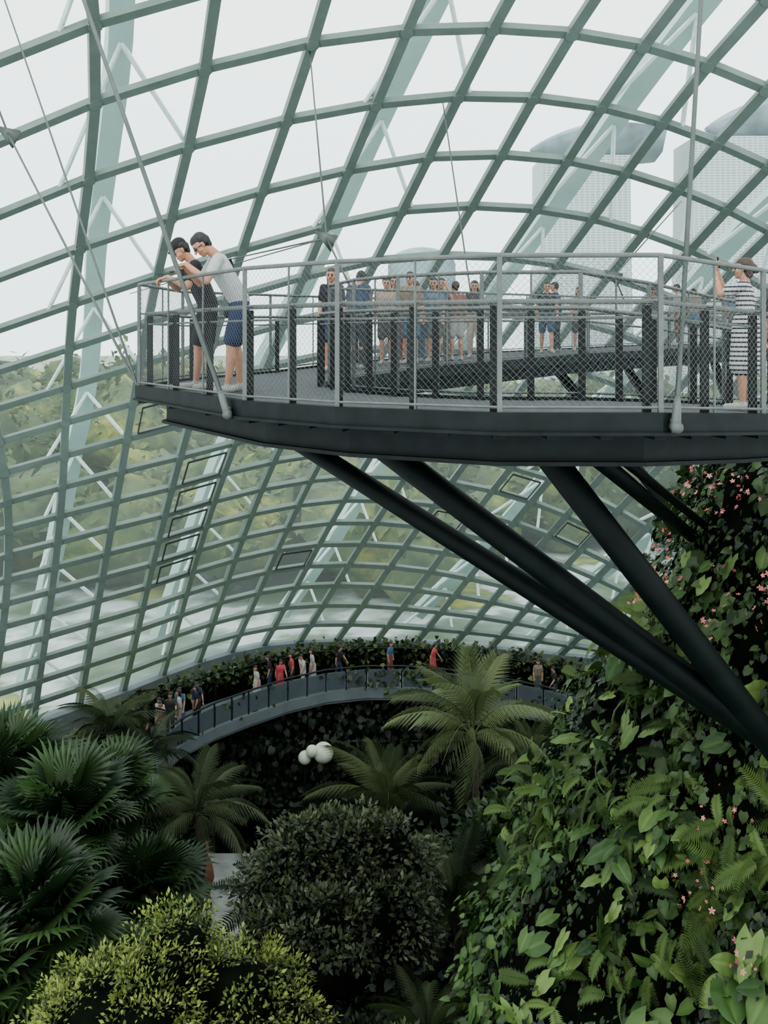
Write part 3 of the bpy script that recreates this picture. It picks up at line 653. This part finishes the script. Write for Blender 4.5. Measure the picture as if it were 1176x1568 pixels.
for i,(x,y,ps) in enumerate([(4.6,11.0,'stand'),(5.2,11.4,'phone')]):
    person('visitor',(x,y-.5,deckz(x,y)-.02),2.5,1.62,ps,rc(1),rc(i+8),'pants',voxel=.012)
Lc=offs(Li,1.1)
lowv=[(1.75,.0,1),(1.95,.3,0),(2.15,-.3,7),(2.45,.3,2),(2.6,-.2,0),(2.9,.3,4),(3.1,-.3,1),(2.3,0,8),(4.75,.5,1),(5.15,-.1,5),(5.35,.2,5),(5.7,-.3,0),(5.85,.1,0),(6.4,.4,1),(7.6,.5,2),(8.8,.4,5),(10.7,.2,3),(11.0,0,1),(4.6,-.2,0)]
for i,(t,s,ci) in enumerate(lowv):
    k=int(t); p=lerp(Lc[k],Lc[k+1],t-k)
    person('visitor',(p[0]+s*.3,p[1]+s,p[2]),random.uniform(1.5,4.5),random.uniform(1.6,1.78),'walk' if i%2 else 'stand',rc(ci) if ci!=5 else flat('fabric_coral',(.36,.06,.07)),rc(ci+3) if ci else rc(0),'pants' if i%3 else 'dress',voxel=.03,female=i%2==0,longhair=i%2==0)

# ---------------------------------------------------------------- outdoors
gmx,nt,b=newmat('outdoor_ground_mix'); tc=nt.nodes.new('ShaderNodeTexCoord'); n1=nt.nodes.new('ShaderNodeTexNoise'); n1.inputs['Scale'].default_value=.09; n1.inputs['Detail'].default_value=6
rp=nt.nodes.new('ShaderNodeValToRGB'); cr=rp.color_ramp
cr.elements[0].position=.38; cr.elements[0].color=(.05,.085,.035,1); cr.elements[1].position=.62; cr.elements[1].color=(.33,.32,.07,1)
for ps,cl in((.44,(.13,.17,.15,1)),(.49,(.40,.45,.44,1)),(.53,(.30,.35,.34,1)),(.56,(.10,.14,.05,1))):
    e=cr.elements.new(ps); e.color=cl
nt.links.new(tc.outputs['Object'],n1.inputs['Vector']); nt.links.new(n1.outputs['Fac'],rp.inputs['Fac']); nt.links.new(rp.outputs[0],b.inputs['Base Color']); b.inputs['Roughness'].default_value=.9
mb=MB(); mb.add([(-500,42,-18.6),(500,42,-18.6),(500,900,-18.6),(-500,900,-18.6)],[(0,1,2,3)]); mb.obj('outdoor_ground',gmx)
tm=leafmat('outdoor_tree_green',(.022,.040,.020),(.29,.28,.06),.85,.1,s=1)
nt=tm.node_tree; r=[x for x in nt.nodes if x.type=='VALTORGB'][0]
n1=nt.nodes.new('ShaderNodeTexNoise'); n1.inputs['Scale'].default_value=.13; n1.inputs['Detail'].default_value=10; n1.inputs['Roughness'].default_value=.72; tc=nt.nodes.new('ShaderNodeTexCoord'); nt.links.new(tc.outputs['Object'],n1.inputs['Vector']); nt.links.new(n1.outputs['Fac'],r.inputs['Fac']); r.color_ramp.elements[0].position=.36; r.color_ramp.elements[1].position=.66
e=r.color_ramp.elements.new(.54); e.color=(.085,.12,.04,1)
tb=empty('outdoor_tree_belt'); mb=MB(); P_=[];Nn=[];Sz=[]
for k in range(520):
    y=60+130*random.random()**.8; x=random.uniform(-.58,.62)*y
    if -.25<x/y<.30 and random.random()<.35: continue
    if noise.noise(Vector((x*.03,y*.03,4)))<-.12: continue
    rr=random.uniform(1.8,3.8)*(1+y/260); zt=-18.6+rr*.8+random.uniform(0,2)+ (2.5 if x/y<-.2 and y>80 else 0)
    blob(mb,(x,y,zt),(rr*1.1,rr*1.1,rr*.95),.45,2,seed=k,fr=1.8)
    m=110; d=nrm(rv(m)); d[:,2]=np.abs(d[:,2]); d[:,1]=-np.abs(d[:,1])*1.0
    nz=np.array([1+.45*1.6*noise.noise(Vector(v)*1.8*2.5+Vector((k*3.1,k,k*1.7))) for v in d])[:,None]
    P_.append(np.array([x,y,zt])+d*np.array([rr*1.1,rr*1.1,rr*.95])*nz*(.98+.12*rng.random((m,1)))); Nn.append(d); Sz.append(np.full(m,rr*.22))
mb.obj('crowns',tm,smooth=True,parent=tb)
P_=np.concatenate(P_);Nn=np.concatenate(Nn);Sz=np.concatenate(Sz);n=len(P_)
scatter('leaf_sprays',T_lance(.3),P_,Nn*.4+rv(n,.6),Nn+[0,0,.6]+rv(n,.4),Sz*(.6+.9*rng.random(n)),tm,parent=tb)
bm_,nt,b=newmat('tower_facade'); br=nt.nodes.new('ShaderNodeTexBrick'); br.offset=0; br.inputs['Scale'].default_value=.35; br.inputs['Color1'].default_value=(.27,.32,.335,1); br.inputs['Color2'].default_value=(.21,.265,.28,1); br.inputs['Mortar'].default_value=(.46,.52,.525,1); br.inputs['Mortar Size'].default_value=.07  # facade colours lightened; distance haze is put into the paint
tc=nt.nodes.new('ShaderNodeTexCoord'); mp=nt.nodes.new('ShaderNodeMapping'); mp.inputs['Rotation'].default_value=(pi/2,0,0); nt.links.new(tc.outputs['Object'],mp.inputs[0]); nt.links.new(mp.outputs[0],br.inputs[0]); nt.links.new(br.outputs[0],b.inputs['Base Color'])
M_hull=mat('skypark_hull',(.17,.235,.26),.6,scale=.12,var=.5)  # hull colour also paled to stand in for haze
def tower(x0,x1,zt,hx0,hx1,hz,y=250,name='hotel_tower'):
    e=empty(name); mb=MB(); K=10
    prof=[]
    for k in range(K+1):
        t=k/K; z=-18+(zt+18)*t; fl=6*(1-t)**2
        prof.append(((x0-fl,y-9-fl,z),(x1+0,y-9-fl,z),(x1,y+9,z),(x0-fl*.3,y+9,z)))
    vs=[p for q in prof for p in q]; fs=[(i*4+j,i*4+(j+1)%4,(i+1)*4+(j+1)%4,(i+1)*4+j) for i in range(K) for j in range(4)]+[(K*4,K*4+1,K*4+2,K*4+3)]
    mb.add(vs,fs); mb.obj('facade',bm_,parent=e)
    mb=MB(); K=28; rings=[]
    for k in range(K+1):
        t=k/K; w=math.sin(pi*(.02+.96*t)/1.35)**.8; x=hx0+(hx1-hx0)*t; h=hz*w; zc=zt-1+hz*.25*(1-w)
        rings+= [(x,y-14*w,zc+h*.55),(x,y-9*w,zc+h*.12),(x,y,zc),(x,y+9*w,zc+h*.12),(x,y+14*w,zc+h*.55),(x,y,zc+h*.8)]
    mb.add(rings,[(i*6+j,i*6+(j+1)%6,(i+1)*6+(j+1)%6,(i+1)*6+j) for i in range(K) for j in range(6)]+[tuple(range(6)),tuple(K*6+j for j in range(6))[::-1]])
    mb.obj('rooftop_park',M_hull,smooth=True,parent=e)
tower(42,65,48,40,74,15); tower(82,104,53,88,124,18)
mb=MB(); K=14; mb.lathe([(8.5,-36)]+[(8.5*math.cos(pi/2*k/K)+.01,4.5*math.sin(pi/2*k/K)) for k in range(K+1)],(9.5,230,18),28)
mb.obj('domed_pavilion',M_hull,smooth=True)

# ---------------------------------------------------------------- light + camera
w=bpy.data.worlds.new('overcast'); bpy.context.scene.world=w; w.use_nodes=True; nt=w.node_tree; bg=nt.nodes['Background']
tc=nt.nodes.new('ShaderNodeTexCoord'); sx=nt.nodes.new('ShaderNodeSeparateXYZ'); rp=nt.nodes.new('ShaderNodeValToRGB')
rp.color_ramp.elements[0].position=-.0; rp.color_ramp.elements[0].color=(.84,.90,.92,1); rp.color_ramp.elements[1].position=.4; rp.color_ramp.elements[1].color=(.98,1,1,1)
nt.links.new(tc.outputs['Generated'],sx.inputs[0]); nt.links.new(sx.outputs['Z'],rp.inputs[0]); nt.links.new(rp.outputs[0],bg.inputs['Color']); bg.inputs['Strength'].default_value=2.5
sl=bpy.data.lights.new('overcast_sun','SUN'); sl.energy=.8; sl.angle=.6; so=bpy.data.objects.new('overcast_sun',sl); C.objects.link(so); so.rotation_euler=(math.radians(38),math.radians(-18),0)
try: bpy.context.scene.view_settings.look='AgX - Medium High Contrast'
except Exception as ex: print(ex)
cam=bpy.data.cameras.new('camera'); co=bpy.data.objects.new('camera',cam); C.objects.link(co); co.rotation_euler=(pi/2,0,0)
cam.sensor_fit='VERTICAL'; cam.sensor_height=36; cam.lens=32.14; cam.shift_y=-.171; cam.clip_end=2000; cam.clip_start=.1
bpy.context.scene.camera=co
